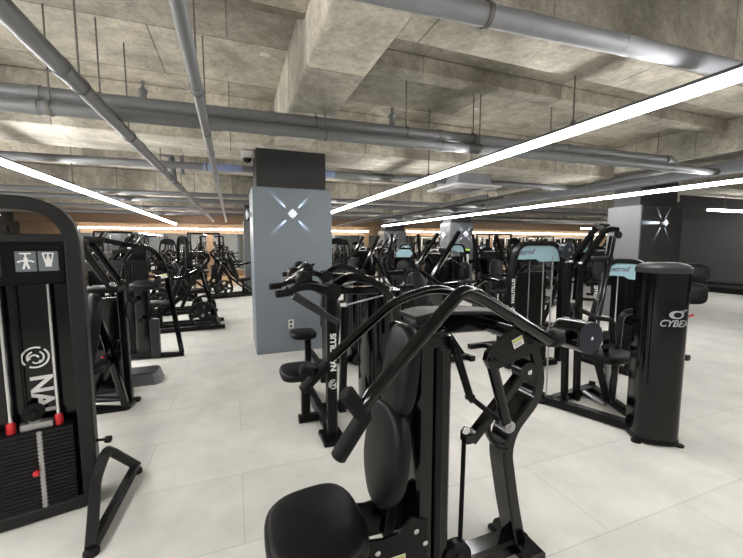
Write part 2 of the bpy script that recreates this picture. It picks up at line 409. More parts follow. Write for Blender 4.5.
pipe(((-7.9, 4.05, 2.70), (5.9, 3.40, 2.70), (6.55, 3.75, 2.70), (6.75, 5.2, 2.70)), .058, 'upper of two grey cross pipes before the big pillar, curving into the cable tray', (.2, .4, .5, .63, .7, .76, .84), fil=.5)
pipe(((-7.9, 3.98, 2.575), (6.72, 3.29, 2.575)), .052, 'lower grey cross pipe of the pair in front of the big pillar', (.45, .6, .72))
pbig = pipe(((-7.9, 6.7, 2.70), (7.2, 5.75, 2.70)), .055, 'grey cross pipe passing just behind the head of the big pillar', (.22, .3, .5, .62, .7, .8))
for x in (-.12, 1.36):  # bands painting the star lamps' bluish light onto the pipe beside the pillar
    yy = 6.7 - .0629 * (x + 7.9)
    b = B(); b.tube([(x - .28, yy + .018, 2.7), (x + .28, yy - .018, 2.7)], circ(.061, 16)); b.build('painted_light_band', 'pipelamplight', pbig)['label'] = 'pale blue band of painted lamp light'
for k, (y, z, r, lb) in enumerate(((9.0, 2.62, .05, 'first thin grey cross pipe beyond the big pillar'), (10.2, 2.62, .06, 'thicker grey cross pipe beyond the big pillar'), (12.2, 2.60, .05, 'grey cross pipe halfway to the far wall'), (14.5, 2.62, .06, 'farthest grey cross pipe near the wood panelled end'))):
    pipe(((-7.9, y + .3, z), (25.9, y - .9, z)), r, lb, (.25, .35, .5, .62, .75))
d0, d1 = atz(490, 16, 2.60), atz(720, 66, 2.60)
dd = (d1 - d0).normalized()
pipe((d0 - dd * 2.6, d1 + dd * 2.2), .05, 'large silver duct crossing the top right corner', (.06, .4), 'duct', 'duct', coll=.62, name='air_duct', jr=1.03)

# short elbow stub and vertical drops
begin(at(165, 165, 6.4)); c = at(165, 165, 6.4)
t = thing('hanging_pipe_elbow', c, 'capped pipe elbow hanging over the left cross pipes', 'pipe')
p = at(158, 153, 6.4)
b = B(); b.tube([p, p + V((.08, 0, 0)), p + V((.17, .0, -.02)), p + V((.2, 0, -.45))], circ(.045, 14), .06); b.build('elbow', 'pipe', t)
b = B(); b.tube([p - V((.07, 0, 0)), p + V((.01, 0, 0))], circ(.055, 14)); b.build('end_cap', 'beam', t)
b = B(); b.rod(V((p.x + .32, p.y, ZC)), p + V((.32, 0, -.3)), .03); b.bar(p + V((.15, 0, .02)), p + V((.34, 0, .02)), .03, .03); b.build('drop_pipe', 'pipe', t)
for q, lb in ((at(143, 92, 4.0), 'grey sprinkler head standing on the left cross pipe'), (at(392, 117, 3.66), 'grey sprinkler head standing on the middle cross pipe')):
    begin(q); b = B(); b.lathe(q - V((0, 0, .11)), (0, 0, 1), ((.03, 0), (.03, .1), (.036, .1), (.036, .13), (.014, .15), (.014, .19), (.02, .2), (.004, .21)), 12)
    tag(lone(b.build('sprinkler_head', 'pipe')), lb, 'sprinkler')

# cable tray with its lower rail
mid = V((6.98, 5, 2.6)); begin(mid)
t = thing('cable_tray', mid, 'wide grey cable tray running beside the right strip light', 'cable tray')
b = B()
for x in (6.86, 7.16): b.bar((x, -2, 2.66), (x, 16.4, 2.66), .03, .13)
for k in range(60): b.box((7.01, -1.8 + k * .3, 2.62), (.28, .04, .02), bev=.003)
b.build('tray_rails', 'tray', t)
b = B(); b.bar((6.98, -2, 2.58), (6.98, 16.4, 2.58), .26, .02); b.build('tray_floor', 'tray', t)
for k in range(6):
    for x in (6.84, 7.18):
        b = B(); b.rod((x, -.5 + k * 3, 2.6), (x, -.5 + k * 3, 2.86), .007, 6); b.build('hanger_rod', 'rod', t)
mid = V((7.4, 5, 2.75)); begin(mid)
b = B(); b.tube([(7.3, -2, 2.76), (7.3, 16, 2.76)], circ(.045, 12)); tag(lone(b.build('conduit', 'tray')), 'round grey conduit lying along the right side of the cable tray', 'conduit')
for k, (x, z, r) in enumerate(((4.9, 2.5, .04), (5.3, 2.49, .03))):
    pipe(((x, 6.2, z), (x, 18, z)), r, ('grey conduit running away over the middle rows, left of the pair', 'thinner grey conduit running away over the middle rows, right of the pair')[k], (.1, .3, .5, .8), 'conduit', 'tray', name='ceiling_conduit')

# ceiling cassette, dome camera, junction boxes, outlet
c = at(463, 189, 5.9); begin(c)
t = thing('ceiling_cassette', c, 'flat white air conditioner cassette hanging under the middle cross beam', 'air conditioner')
b = B(); b.box(c + V((0, 0, .0)), (1.0, 1.0, .04), bev=.012); b.build('panel', 'whiteplastic', t)
b = B(); b.box(c + V((0, 0, .13)), (.72, .72, .22), bev=.01); b.build('housing', 'duct', t)
b = B()
for s in (-1, 1):
    b.box(c + V((0, s * .42, -.022)), (.7, .05, .006), bev=.001); b.box(c + V((s * .42, 0, -.022)), (.05, .7, .006), bev=.001)
b.box(c + V((0, 0, -.022)), (.55, .55, .006), bev=.001); b.build('air_slots', 'steel', t)
c = at(242, 158, 5.3); c.x = .24 + .065 - .09; begin(c)
t = thing('security_camera', c, 'white dome security camera on the left side of the big pillar head', 'camera')
b = B(); b.box(c + V((0, 0, .05)), (.18, .16, .10), bev=.02); b.build('housing', 'whiteplastic', t)
b = B(); b.lathe(c + V((-.01, 0, 0)), (0, 0, -1), ((.06, 0), (.058, .02), (.042, .045), (.001, .06)), 16); b.build('lens_dome', 'gloss', t)
c = at(213, 127, 3.9); begin(c)
b = B(); b.box(c, (.16, .12, .05), bev=.01); tag(lone(b.build('junction_box', 'gloss')), 'small black junction box under the pair of cross pipes', 'box')
c = at(291, 324, 5.045); begin(c)
t = thing('wall_outlet', c, 'white twin power outlet low on the big grey pillar', 'outlet')
b = B(); b.box(c, (.075, .012, .125), bev=.004); b.build('cover_plate', 'whiteplastic', t)
b = B()
for s in (-1, 1): b.disc(c + V((0, -.006, s * .03)), (0, -1, 0), .021, .008, 14)
b.build('sockets', 'icon', t)

# ================================================================= machine kit
def stack(b, c, w, d, h, n, rz=0.):          # grooved column of plates
    ph = h / n
    for k in range(n): b.box((c[0], c[1], c[2] + ph * (k + .5)), (w, d, ph * .88), rz, .004)
    return b
def grip(p, q, r, root, name='grip'):
    b = B(); p, q = V(p), V(q); L = (q - p).length
    b.lathe(p, q - p, ((r * .7, 0), (r, .006), (r, L - .006), (r * .7, L)), 14); return b.build(name, 'rubber', root)
BK = 'black gym machines'

# ---- front left: pulley tower with arch frame -----------------------------------
rootA = thing('pulldown_machine', (-1.05, 2.34, 0), 'tall black arched pulley tower at the left edge with white pictograms and a shell logo', 'exercise machine', BK, radians(13))
begin((0, 0, 0)); R = rootA
b = B(); b.tube([(-.24, .09, .03), (-.24, .09, 1.715), (.24, .09, 1.715), (.24, .09, .03)], rsec(.19, .07, .008), .26, (1, 0, 0), n=10); b.build('arch_frame', 'matte', R)
b = B(); b.bar((-.22, .06, 1.535), (.22, .06, 1.535), .12, .045); b.build('crossbar', 'matte', R)
b = B(); b.box((0, .05, 1.405), (.41, .05, .225), bev=.008); hb = b.build('headboard', 'satin', R)
b = B(); b.box((-.115, .022, 1.41), (.14, .006, .14), bev=.002); b.build('info_panel', 'grey', hb)
for k, x in enumerate((.048, .136)):
    b = B(); b.box((x, .022, 1.415), (.082, .006, .105), bev=.002); p = b.build('pictogram', 'icon', hb)
    f = frame((x, .0185, 1.415), (1, 0, 0), (0, 0, 1))
    b = B()
    def flat(pts, w): b.tube([f @ V((u * .86, v * .9, 0)) for u, v in pts], rsec(w, .002, .0004), up=f.to_3x3() @ V((0, 0, 1)))
    flat([(-.026, .046), (.026, .046)], .007); flat([(0, .046), (0, .02)], .006)
    if k == 0:
        flat([(-.038, -.004), (-.02, .004), (.02, .004), (.038, -.004)], .008); flat([(0, .022), (0, -.014)], .015); flat([(-.004, -.012), (-.013, -.043)], .009); flat([(.004, -.012), (.013, -.043)], .009)
    else:
        flat([(-.024, .046), (-.018, .012), (-.014, -.01)], .006); flat([(.024, .046), (.018, .012), (.014, -.01)], .006); flat([(0, .026), (0, .010)], .014); flat([(0, .012), (0, -.032)], .026)
    b.build('figure', 'white', p)
b = B(); b.box((0, .13, .72), (.41, .03, 1.30), bev=.004); sh = b.build('shroud', 'gloss', R)
fA = frame((.012, .113, 1.0), (1, 0, 0), (0, 0, 1))
swirl_logo(frame((.035, .113, .885), (0, 0, -1), (1, 0, 0)), .056, 'white', sh)
text('NAUTILUS', .13, frame((.048, .1135, .48), (0, 0, -1), (1, 0, 0)), 'white', sh, bold=.004)
for s in (-1, 1):
    b = B(); b.rod((s * .097 + .022, .06, .08), (s * .097 + .022, .06, 1.30), .0105); b.build('guide_rod', 'chrome', R)
    b = B(); b.lathe((s * .097 + .022, .06, .505), (0, 0, 1), ((.02, 0), (.02, .05), (.014, .06)), 12); b.build('bumper', 'red', R)['label'] = 'red rubber bumper'
me = None
for k in range(20):
    if me is None:
        b = B(); b.box((.015, .065, .075 + .0105), (.335, .12, .0205), bev=.003); o = b.build('weight_plate', 'iron', R); me = o.data
    else:
        o = bpy.data.objects.new('weight_plate', me); C.objects.link(o); o.parent = R; o.location = (0, 0, .0215 * k)
b = B()
for k in range(20): b.lathe((.042, .0045, .086 + .0215 * k), (0, -1, 0), ((.013, 0), (.012, .004), (.002, .006)), 12)
b.build('pin_holes', 'steel', R)
b = B(); b.lathe((.022, .003, .29), (0, -1, 0), ((.008, 0), (.008, .02), (.014, .022), (.014, .034), (.008, .038)), 12); b.build('selector_pin', 'red', R)['label'] = 'red selector pin'
b = B(); b.box((.03, .06, .525), (.14, .05, .045), bev=.006); b.box((.02, .06, .56), (.05, .05, .03)); b.build('stack_yoke', 'steel', R)
b = B(); b.disc((.02, .05, .60), (0, -1, 0), .045, .05); b.disc((.02, .02, .60), (0, -1, 0), .02, .02); b.build('lower_pulley', 'rubber', R)
b = B(); b.rod((-.02, .085, .60), (-.02, .085, 1.6), .004, 6); b.build('cable', 'rubber', R)
b = B(); b.disc((-.12, .08, 1.635), (1, 0, 0), .055, .05); b.box((-.12, .08, 1.62), (.075, .10, .13), bev=.01); b.build('top_pulley', 'matte', R)
b = B(); b.bar((-.27, .07, .04), (.27, .07, .04), .14, .075); b.bar((0, .12, .04), (0, .55, .04), .10, .07); b.build('base_frame', 'matte', R)
b = B(); b.bar((0, .55, 0.005), (0, .55, .50), .06, .06); b.build('seat_post', 'matte', R)
b = B(); b.pad(frame((0, .62, .50), (1, 0, 0), (0, 1, 0)), sell(.36, .36), .06); b.build('seat', 'vinyl', R)
# triangular stabiliser at its right
Mi = R.matrix_basis.copy(); Mi = Matrix.Translation((-1.05, 2.34, 0)) @ Matrix.Rotation(radians(13), 4, 'Z'); Mi = Mi.inverted()
tri = [Mi @ q for q in (V((-.70, 2.00, .03)), at(96, 478, 2.36), at(107, 449, 2.45), V((-.655, 2.66, .05)))]
b = B(); b.tube([tri[0], tri[1], tri[2], tri[3]], rsec(.05, .05, .006), .05, (1, 0, 0)); b.tube([tri[0], tri[3]], rsec(.05, .045, .006), 0, (1, 0, 0)); b.build('stabiliser_leg', 'matte', R)
for q in (tri[0], tri[3]):
    b = B(); b.lathe((q.x, q.y, 0.0), (0, 0, 1), ((.035, 0), (.035, .02), (.02, .035)), 12); b.build('foot', 'rubber', R)
q = Mi @ at(99, 440, 2.42); b = B(); b.lathe(q, (1, -.4, 0), ((.008, -.05), (.008, .03), (.02, .035), (.02, .06), (.01, .065)), 12); b.build('pin_knob', 'rubber', R)

# ---- foreground centre: seated press ---------------------------------------------
rt = V((.75, 1.3, 0)); begin(rt)
R = thing('press_machine', rt, 'glossy black seated press machine in the front centre with padded back and bent lever arms', 'exercise machine', BK)
b = B(); b.pad(frame((.245, 1.235, .405), (1, 0, 0), (0, 1, 0)), [(y, -x) for x, y in sell(.37, .36, 2.9, taper=-.22)], .085, .03, .012); b.build('seat', 'vinyl', R)
tl = V((.145, 0, .99)).normalized()         # lean of the back pad
o = V((.508, 1.29, .44))
lo = sell(.355, .42, 2.7, taper=.12)
lo = [(x * (1 - .38 * max(0, -y / .21) ** 2), y) for x, y in lo]
b = B(); b.pad(frame(o + tl * .21 + V((.05, 0, 0)), (0, -1, 0), tl), lo, .075, .03, .008); bk = b.build('backrest', 'vinyl', R)
b = B(); b.pad(frame(o + tl * .56 + V((.062, 0, 0)), (0, -1, 0), tl), sell(.245, .37, 3.0, taper=.12), .07, .028, .008); b.build('head_pad', 'vinyl', bk)
b = B(); b.bar(V((.555, 1.29, .30)), o + tl * .74 + V((.085, 0, 0)), .06, .045, (1, 0, 0)); b.build('back_post', 'satin', R)
# seat bracket plates with bolts
pb = []
for y in (1.16, 1.36):
    m = frame((.5, y, .36), (1, 0, 0), (0, 0, 1))
    b = B(); b.prism(m, [(-.16, -.1), (.17, -.12), (.17, .07), (.10, .10), (.05, .05), (-.02, .045), (-.10, .06), (-.16, .05)], .012); pb.append(b.build('seat_bracket', 'satin', R))
for x, z in ((.38, .34), (.46, .36), (.62, .40), (.56, .30), (.66, .34), (.42, .28)):
    b = B(); b.lathe((x, 1.147, z), (0, -1, 0), ((.011, 0), (.011, .004), (.006, .007)), 10); b.build('bolt', 'chrome', pb[0])
sticker(frame((.53, 1.1472, .30), (1, 0, 0), (0, 0, 1)), .09, .045, pb[0], 'spec_label')
b = B(); b.bar((.42, 1.28, .0), (.42, 1.28, .40), .07, .07, (1, 0, 0)); b.build('seat_post', 'satin', R)
# weight column
b = B(); b.box((.735, 1.36, .60), (.155, .30, 1.10), bev=.012); tw = b.build('weight_column', 'gloss', R)
b = B(); b.box((.745, 1.20, .58), (.03, .012, 1.02), bev=.003); b.build('edge_trim', 'satin', tw)
b = B(); b.tube([(.69, 1.36, 1.165), (1.10, 1.36, 1.155), (1.30, 1.36, 1.09)], rsec(.12, .085, .008), .12); b.box((.775, 1.36, 1.10), (.11, .16, .12), bev=.01); b.build('top_beam', 'gloss', R)
b = B(); b.tube([(.68, 1.36, 1.20), (.76, 1.36, 1.216), (1.02, 1.36, 1.205), (1.14, 1.36, 1.185)], rsec(.16, .016, .004), .06); b.build('beam_cover', 'matte', R)
# curved post
pts = [at(516, 548, 1.3), at(507, 500, 1.3), at(500, 448, 1.3), at(506, 425, 1.3), at(529, 395, 1.3), at(533, 372, 1.3), at(524, 340, 1.3)]
b = B(); b.tube(pts, rsec(.11, .06, .008), .07, (1, 0, 0)); b.build('curved_post', 'gloss', R)
b = B(); b.bar((.40, 1.3, .045), (1.30, 1.3, .045), .10, .08); b.bar((1.27, 1.17, .035), (1.27, 1.42, .035), .10, .07); b.bar((.42, 1.05, .035), (.42, 1.60, .035), .08, .07); b.build('base_frame', 'gloss', R)
for x, y in ((1.27, 1.19), (1.27, 1.41), (.42, 1.06), (.42, 1.59)):
    b = B(); b.box((x, y, .012), (.12, .08, .024), bev=.004); b.build('foot', 'rubber', R)
b = B(); p = at(455, 556, 1.22); b.disc(p, (0, 1, 0), .072, .05); b.disc(p, (0, 1, 0), .03, .065); pu = b.build('pulley', 'satin', R)
b = B(); b.disc(p - V((0, .034, 0)), (0, 1, 0), .012, .008); b.build('axle_bolt', 'chrome', pu)
b = B(); b.bar(p + V((0, .03, 0)), (p.x, 1.3, .05), .05, .05); b.build('pulley_bracket', 'gloss', R)
# cam lever, belt, struts
a0, a1 = at(470, 440, 1.24), at(524, 370, 1.24)
b = B(); b.bar(a0, a1, .05, .045); b.disc(a1, (0, 1, 0), .05, .06); b.box(at(469, 436, 1.24), (.06, .055, .05), bev=.006); b.build('cam_lever', 'gloss', R)
b = B(); b.disc(a1 - V((0, .033, 0)), (0, 1, 0), .011, .008); b.disc(at(466, 430, 1.21), (0, 1, 0), .018, .01); b.build('lever_bolts', 'chrome', R)
b = B(); b.bar(at(464, 440, 1.24), at(460, 540, 1.24), .025, .008, (1, 0, 0)); b.build('drive_belt', 'rubber', R)
arcp = [at(x, y, 1.26) for x, y in ((488, 418), (487, 432), (494, 445), (506, 447))]
b = B(); b.tube(arcp, rsec(.03, .018), .05); b.build('cam_arc', 'satin', R)
s0, s1, s2 = at(454, 345, 1.24), at(470, 397, 1.24), at(505, 425, 1.2)
b = B(); b.rod(s0, s1, .017); b.rod(s0 + (s0 - s1) * .12, s0, .008); b.rod(s1, s1 + (s1 - s0) * .1, .009); b.build('damper', 'satin', R)
b = B(); b.rod(s1, s2, .012); b.disc(s1, (0, 1, 0), .018, .03); b.build('link_rod', 'satin', R)
r0, r1 = at(492, 365, 1.12), at(507, 425, 1.15)
b = B(); b.rod(r0, r1, .023, 12); cr = b.build('connecting_rod', 'gloss', R)
b = B(); b.disc(r1, (0, 1, 0), .024, .05); b.disc(r1 - V((0, .028, 0)), (0, 1, 0), .012, .01); b.build('rod_end', 'steel', cr)
# pivot plates with counterweights, lever arms with grips
for s, (yp, nm) in enumerate(((1.06, 'near'), (1.60, 'far'))):
    if s == 0:
        poly = [at(x, y, yp) for x, y in ((486, 361), (488, 353), (497, 345), (521, 323), (543, 336), (547, 344), (530, 354), (499, 369), (490, 369))]
    else:
        poly = [q + V((0, .53, 0)) for q in poly]
    th = V((0, .022, 0))
    b = B(); b.loft([[q for q in poly], [q + th for q in poly]]); pl = b.build('pivot_plate', 'gloss', R)
    if s == 0:
        sticker(frame(at(518, 342, yp - .0015), (.95, 0, .36), (-.36, 0, .95)), .05, .036, pl)
        b = B()
        for q in (at(491, 360, yp), at(496, 359.5, yp)): b.disc(q, (0, 1, 0), .008, .012)
        b.build('slot_bolts', 'satin', pl)
ws = at(553, 338, 1.06)
b = B(); b.lathe(ws + V((-.045, 0, .0)), (1, 0, 0), ((.02, 0), (.034, .02), (.038, .045), (.034, .075), (.018, .09)), 16); b.build('hub_knob', 'rubber', R)
cwc = at(590, 338, 1.10)
b = B(); b.lathe(cwc, (0, 1, 0), ((.066, 0), (.071, .006), (.071, .13), (.06, .16), (.03, .19)), 24); b.tube([ws + V((.03, .02, 0)), cwc + V((0, .1, 0))], rsec(.05, .05)); cw = b.build('counterweight', 'gloss', R)
b = B(); b.disc(cwc - V((0, .003, 0)), (0, 1, 0), .071, .008, 28); b.build('end_disc', 'navy', cw)
b = B(); b.disc(cwc - V((0, .008, 0)), (0, 1, 0), .008, .008, 12); b.build('end_bolt', 'chrome', cw)
b = B(); b.rod(ws + V((-.12, 0, 0.01)), ws + V((-.12, .56, 0.01)), .03, 14); b.build('pivot_shaft', 'gloss', R)
for s in (0, 1):
    if s == 0:
        j = at(362, 410, 1.0); path = [at(549, 340, 1.045), at(478, 295, 1.0), at(462, 290, .99), at(370, 397, 1.0), j]
        g1, g2 = at(346, 392, 1.0), at(338, 460, 1.0); lp = j + V((-.012, 0, -.0))
    else:
        j = at(330, 358, 1.6); path = [at(549, 340, 1.62), at(474, 300, 1.62), at(438, 287, 1.62), at(396, 300, 1.62), at(332, 357, 1.6), j]
        g1, g2 = at(303, 372, 1.6), at(303, 391, 1.6)
    b = B(); b.tube(path, circ(.0225, 14), .09); arm = b.build('lever_arm', 'gloss', R)
    if s == 0:
        k0 = at(365, 418, 1.0)
        grip(at(345, 391, 1.0), k0, .026, R, 'upper_grip'); grip(k0 + V((.005, 0, .02)), at(337, 459, 1.0), .026, R, 'lower_grip')
    else:
        k0 = at(328, 363, 1.6)
        grip(k0, at(302, 391, 1.6), .025, R, 'lower_grip'); b = B(); b.tube([at(322, 372, 1.6), at(315, 368, 1.6), at(308, 372, 1.58)], circ(.016), .02); b.build('handle_neck', 'gloss', arm)
        grip(at(314, 372, 1.58), at(300, 369, 1.58), .024, R, 'upper_grip')

# ---- right: tower with curved shroud -----------------------------------------------
rt = V((3.0, 2.0, 0)); begin(rt)
R = thing('leg_machine', rt, 'black machine with a tall glossy curved weight tower lettered in silver at the right', 'exercise machine', BK)
tc, ta, SW = V((2.985, 1.72, 0)), radians(-34), .295
Mt = Matrix.Translation(tc) @ Matrix.Rotation(ta, 4, 'Z')
def dsec(w, df, db, k=1., n=18):          # D-shaped plan: curved front (-y)
    o = [(w / 2 * cos(pi + pi * j / n), df * sin(pi + pi * j / n) if True else 0) for j in range(n + 1)]
    o = [(w / 2 * (abs(c := cos(pi * j / n)) ** .62) * (1 if c < 0 else -1) * -1 * -1, -df * sin(pi * j / n) ** .8) for j in range(n + 1)]
    return [(x * k, y * k) for x, y in o + [(w / 2, db), (-w / 2, db)]]
sec = dsec(SW, .12, .10)
b = B(); b.loft([[Mt @ V((x, y, z)) for x, y in sec] for z in (.03, 1.30)]); tw = b.build('weight_shroud', 'gloss', R, 30)
b = B(); b.loft([[Mt @ V((x * k, y * k, z)) for x, y in sec] for k, z in ((1.02, 1.295), (1.04, 1.305), (1.03, 1.335), (.92, 1.355), (.6, 1.372))]); b.build('top_cap', 'grey', R, 30)
b = B(); b.loft([[Mt @ V((x * 1.02, y * 1.02, z)) for x, y in sec] for z in (.012, .05)]); b.build('shroud_base', 'satin', R)
for x in (-.14, .14):
    b = B(); b.lathe(Mt @ V((x, -.07, 0)), (0, 0, 1), ((.035, 0), (.035, .012), (.015, .02)), 12); b.build('foot', 'rubber', R)
def onshroud(p, cx, cz, cols=sec):         # wrap flat letters round the front of the shroud
    x = cx + p.x; u = max(-1, min(1, x / (SW / 2))); t = abs(u) ** (1 / .62); y = -.12 * (sqrt(max(0, 1 - t * t))) ** .8
    return Mt @ V((x, y - .0015 - p.z, cz + p.y))
text('CYBEX', .068, None, 'silver', tw, bold=.0012, shear=.3, bend=lambda p: onshroud(p, .026, .935), sx=.92)
b = B(); n = 26; ro, ri = [], []
for k in range(n):
    a = 2 * pi * k / n
    ro.append((.062 * cos(a) + (.05 if -.1 < a - .6 < .45 else 0), .036 * sin(a) + (.018 if -.1 < a - .6 < .45 else 0))); ri.append((.034 * cos(a) + .008, .024 * sin(a)))
for A in (0,):
    vo = [b.bm.verts.new(onshroud(V((x * .78, y * .82, .001)), .035, 1.0) - OFF) for x, y in ro]; vi = [b.bm.verts.new(onshroud(V((x * .78, y * .82, .001)), .035, 1.0) - OFF) for x, y in ri]
    for k in range(n): b._face((vo[k], vo[(k + 1) % n], vi[(k + 1) % n], vi[k]))
b.build('swirl_emblem', 'silver', tw)
# base rails, twin uprights
Y2 = 2.42
b = B(); b.bar((2.72, 2.50, .04), (2.95, 1.90, .04), .09, .07); b.bar((2.72, 2.46, .04), (3.40, 2.55, .04), .08, .07); b.bar((3.40, 2.55, .04), (3.10, 1.85, .04), .08, .06); b.build('base_frame', 'satin', R)
for p in ((2.70, 2.53), (3.40, 2.55)):
    b = B(); b.lathe((*p, 0), (0, 0, 1), ((.05, 0), (.05, .03), (.03, .05), (.03, .1)), 12); b.build('foot', 'rubber', R)
for x0, x1 in ((562, 567), (574, 580)):
    b = B(); b.bar(at(x0 + 2, 405, 2.45), at(x1, 262, 2.45), .045, .06, (0, 1, 0)); b.build('upright', 'satin', R)
p = at(566, 250, 2.38)
b = B(); b.disc(p, (0, 1, 0), .068, .06); pu = b.build('top_pulley', 'navy', R)
b = B(); b.disc(p - V((0, .034, 0)), (0, 1, 0), .014, .01); b.build('axle_bolt', 'chrome', pu)
b = B(); b.rod(at(553, 256, 2.38), at(546, 395, 2.4), .007, 6); b.build('cable', 'steel', R)
for dx, dy, yy in ((0, 0, 2.40), (-9, -3, 2.62)):
    b = B(); b.tube([at(576 + dx, 300, yy), at(579 + dx, 268 + dy, yy), at(606 + dx, 229 + dy, yy), at(617 + dx, 230 + dy, yy)], rsec(.055, .045), .06, (0, 1, 0)); b.build('lever_arm', 'gloss', R)
b = B(); b.rod(at(605, 229, 2.4), at(596, 226, 2.62), .02); b.disc(at(618, 235, 2.4), (0, 1, 0), .035, .04); b.build('arm_joint', 'satin', R)
for dx, yy in ((0, 2.38), (-4, 2.44)):
    b = B(); b.rod(at(615 + dx, 236, yy), at(598 + dx, 325, yy), .014); b.build('push_rod', 'gloss', R)
grip(at(588, 260, 2.4), at(611, 258, 2.45), .028, R, 'roller')
b = B(); b.pad(frame((3.18, 2.24, .46), (1, 0, 0), (0, 1, 0)), sell(.40, .36), .07); b.build('seat', 'vinyl', R)
b = B(); b.rod((3.2, 2.26, .10), (3.2, 2.26, .47), .03); b.bar((3.2, 2.26, .0), (3.2, 2.56, .05), .05, .05); b.build('seat_post', 'steel', R)
b = B(); b.bar((3.3, 2.3, .03), (3.18, 2.28, .30), .05, .06); b.build('seat_strut', 'satin', R)
b = B(); b.bar(at(593, 345, 2.3), at(607, 400, 2.2), .05, .06); b.build('front_strut', 'satin', R)
for za, zb in ((.96, 1.15), (1.16, 1.33)):
    b = B(); b.pad(frame((3.88, 2.02, (za + zb) / 2), (.62, -.78, 0), (.10, .1, 1)), sell(.24, zb - za, 3.4), .06); b.build('backrest', 'vinyl', R)
b = B(); b.tube([(3.20, 2.2, .05), (3.40, 2.3, .86), (3.90, 2.1, .92), (3.93, 2.06, 1.28)], rsec(.05, .05), .08); b.build('back_post', 'satin', R)
b = B(); b.tube([(3.86, 2.04, .93), (3.87, 2.02, .84), (3.92, 2.0, .86)], circ(.009), .03); b.build('adjust_lever', 'red', R)
hp = [at(598, 318, 2.1), at(612, 320, 2.1), at(614, 345, 2.1), at(603, 347, 2.1)]
b = B(); b.tube(hp, circ(.02), .03); b.tube([hp[0], hp[0] + V((.1, .25, .02))], circ(.02)); b.build('side_handle', 'rubber', R)
b = B(); b.bar(at(606, 335, 2.12), at(606, 335, 2.12) + V((.18, .12, -.16)), .05, .08); b.build('thigh_bracket', 'satin', R)

# ---- left, second machine with pad and diagonal arms ------------------------------------
rt = V((-1.1, 3.8, 0)); begin(rt)
R = thing('chest_machine', rt, 'black padded machine with diagonal twin arms just behind the arched tower on the left', 'exercise machine', BK)
Yb = 3.78
b = B(); b.bar(at(70, 409, Yb), at(128, 411, Yb), .09, .07); b.bar(at(126, 410, Yb), at(136, 400, 4.0), .08, .07); b.bar(at(80, 400, 4.1), at(136, 401, 4.0), .08, .06); b.build('base_frame', 'satin', R)
b = B(); b.box(at(137, 402, 3.95) * 1.0, (.06, .08, .09), bev=.01); b.build('foot', 'rubber', R)
b = B(); b.bar(at(99, 318, Yb), at(127, 409, Yb), .055, .06, (0, 1, 0)); b.bar(at(118, 340, Yb + .1), at(92, 400, Yb + .1), .035, .04, (0, 1, 0)); b.build('strut', 'gloss', R)
b = B(); b.bar(at(121, 290, Yb + .15), at(130, 405, Yb + .15), .06, .08, (0, 1, 0)); b.build('upright', 'satin', R)
b = B(); b.box(at(108, 345, Yb + .42), (.34, .18, .95), bev=.02); b.build('weight_shroud', 'gloss', R)
b = B(); m = frame(at(97, 330, Yb - .12), V((.5, -1, 0)), V((.18, 0, 1))); b.pad(m, sell(.28, .62, 2.8), .09); b.build('backrest', 'vinyl', R)
b = B(); b.pad(frame(at(84, 372, Yb - .1), (1, 0, 0), (0, 1, 0)), sell(.36, .34), .07); b.build('seat', 'vinyl', R)
b = B(); q = at(84, 374, Yb - .1); b.bar((q.x, q.y, 0), q, .06, .06, (1, 0, 0)); b.build('seat_post', 'satin', R)
for dx, dy, yy in ((0, 0, Yb - .02), (11, -3, Yb + .22)):
    b = B(); b.bar(at(79 + dx, 244 + dy, yy), at(111 + dx, 287 + dy, yy), .055, .06, (0, 1, 0)); am = b.build('press_arm', 'gloss', R)
    b = B(); b.disc(at(112 + dx, 284 + dy, yy - .035), (0, 1, 0), .02, .01, 12); b.build('arm_bolt', 'chrome', am)
grip(at(64, 244, Yb - .02), at(88, 243, Yb - .02), .03, R); grip(at(84, 239, Yb + .2), at(104, 240, Yb + .2), .028, R)
b = B(); b.box(at(105, 289, Yb + .08), (.26, .28, .05), bev=.01); b.build('pivot_block', 'satin', R)
b = B(); b.box(at(97, 266, Yb + .45), (.42, .05, .10), bev=.02); b.build('head_panel', 'grey', R)
b = B(); b.disc(at(126, 310, Yb + .2), (1, 0, 0), .085, .05); b.build('cam_wheel', 'rubber', R)
b = B(); b.disc(at(103, 358, Yb + .3), (0, -1, 0), .014, .03, 10); b.build('selector_pin', 'red', R)

# ---- left, third machine: leaning hoop frame with centre column --------------------------
rt = V((-1.1, 5.4, 0)); begin(rt)
R = thing('hoop_frame_machine', rt, 'black machine with a big rounded hoop frame and centre column near the grey step', 'exercise machine', BK)
Yc = 5.4
b = B(); b.tube([at(182, 352, Yc), at(164, 262, Yc), at(150, 247, Yc), at(128, 245, Yc), at(98, 239, Yc - .3)], rsec(.06, .05, .012), .14, (0, 1, 0), n=8); b.build('hoop_frame', 'gloss', R)
b = B(); b.bar(at(112, 357, Yc), at(184, 354, Yc), .09, .06); b.bar(at(148, 355, Yc), at(140, 345, 6.1), .08, .06); b.build('base_frame', 'satin', R)
b = B(); q = at(146, 355, Yc + .05); b.box((q.x, q.y, .03 + .74), (.16, .14, 1.48), bev=.015); b.build('centre_column', 'gloss', R)
b = B(); q = at(134, 352, Yc + .1); b.box((q.x, q.y, .66), (.08, .10, 1.28), bev=.01); b.build('side_post', 'satin', R)
b = B(); q = at(152, 352, Yc - .02); b.box((q.x + .05, q.y, .28), (.10, .12, .50), bev=.01); b.build('weight_box', 'grey', R)
b = B(); b.pad(frame(at(146, 288, Yc - .1), (1, 0, 0), (0, 1, .1)), sell(.34, .34), .08); b.build('seat', 'vinyl', R)
b = B(); b.tube([at(128, 290, Yc - .1), at(150, 285, Yc - .1), at(168, 275, Yc - .15)], rsec(.06, .06), .05); arm = b.build('swing_arm', 'gloss', R)
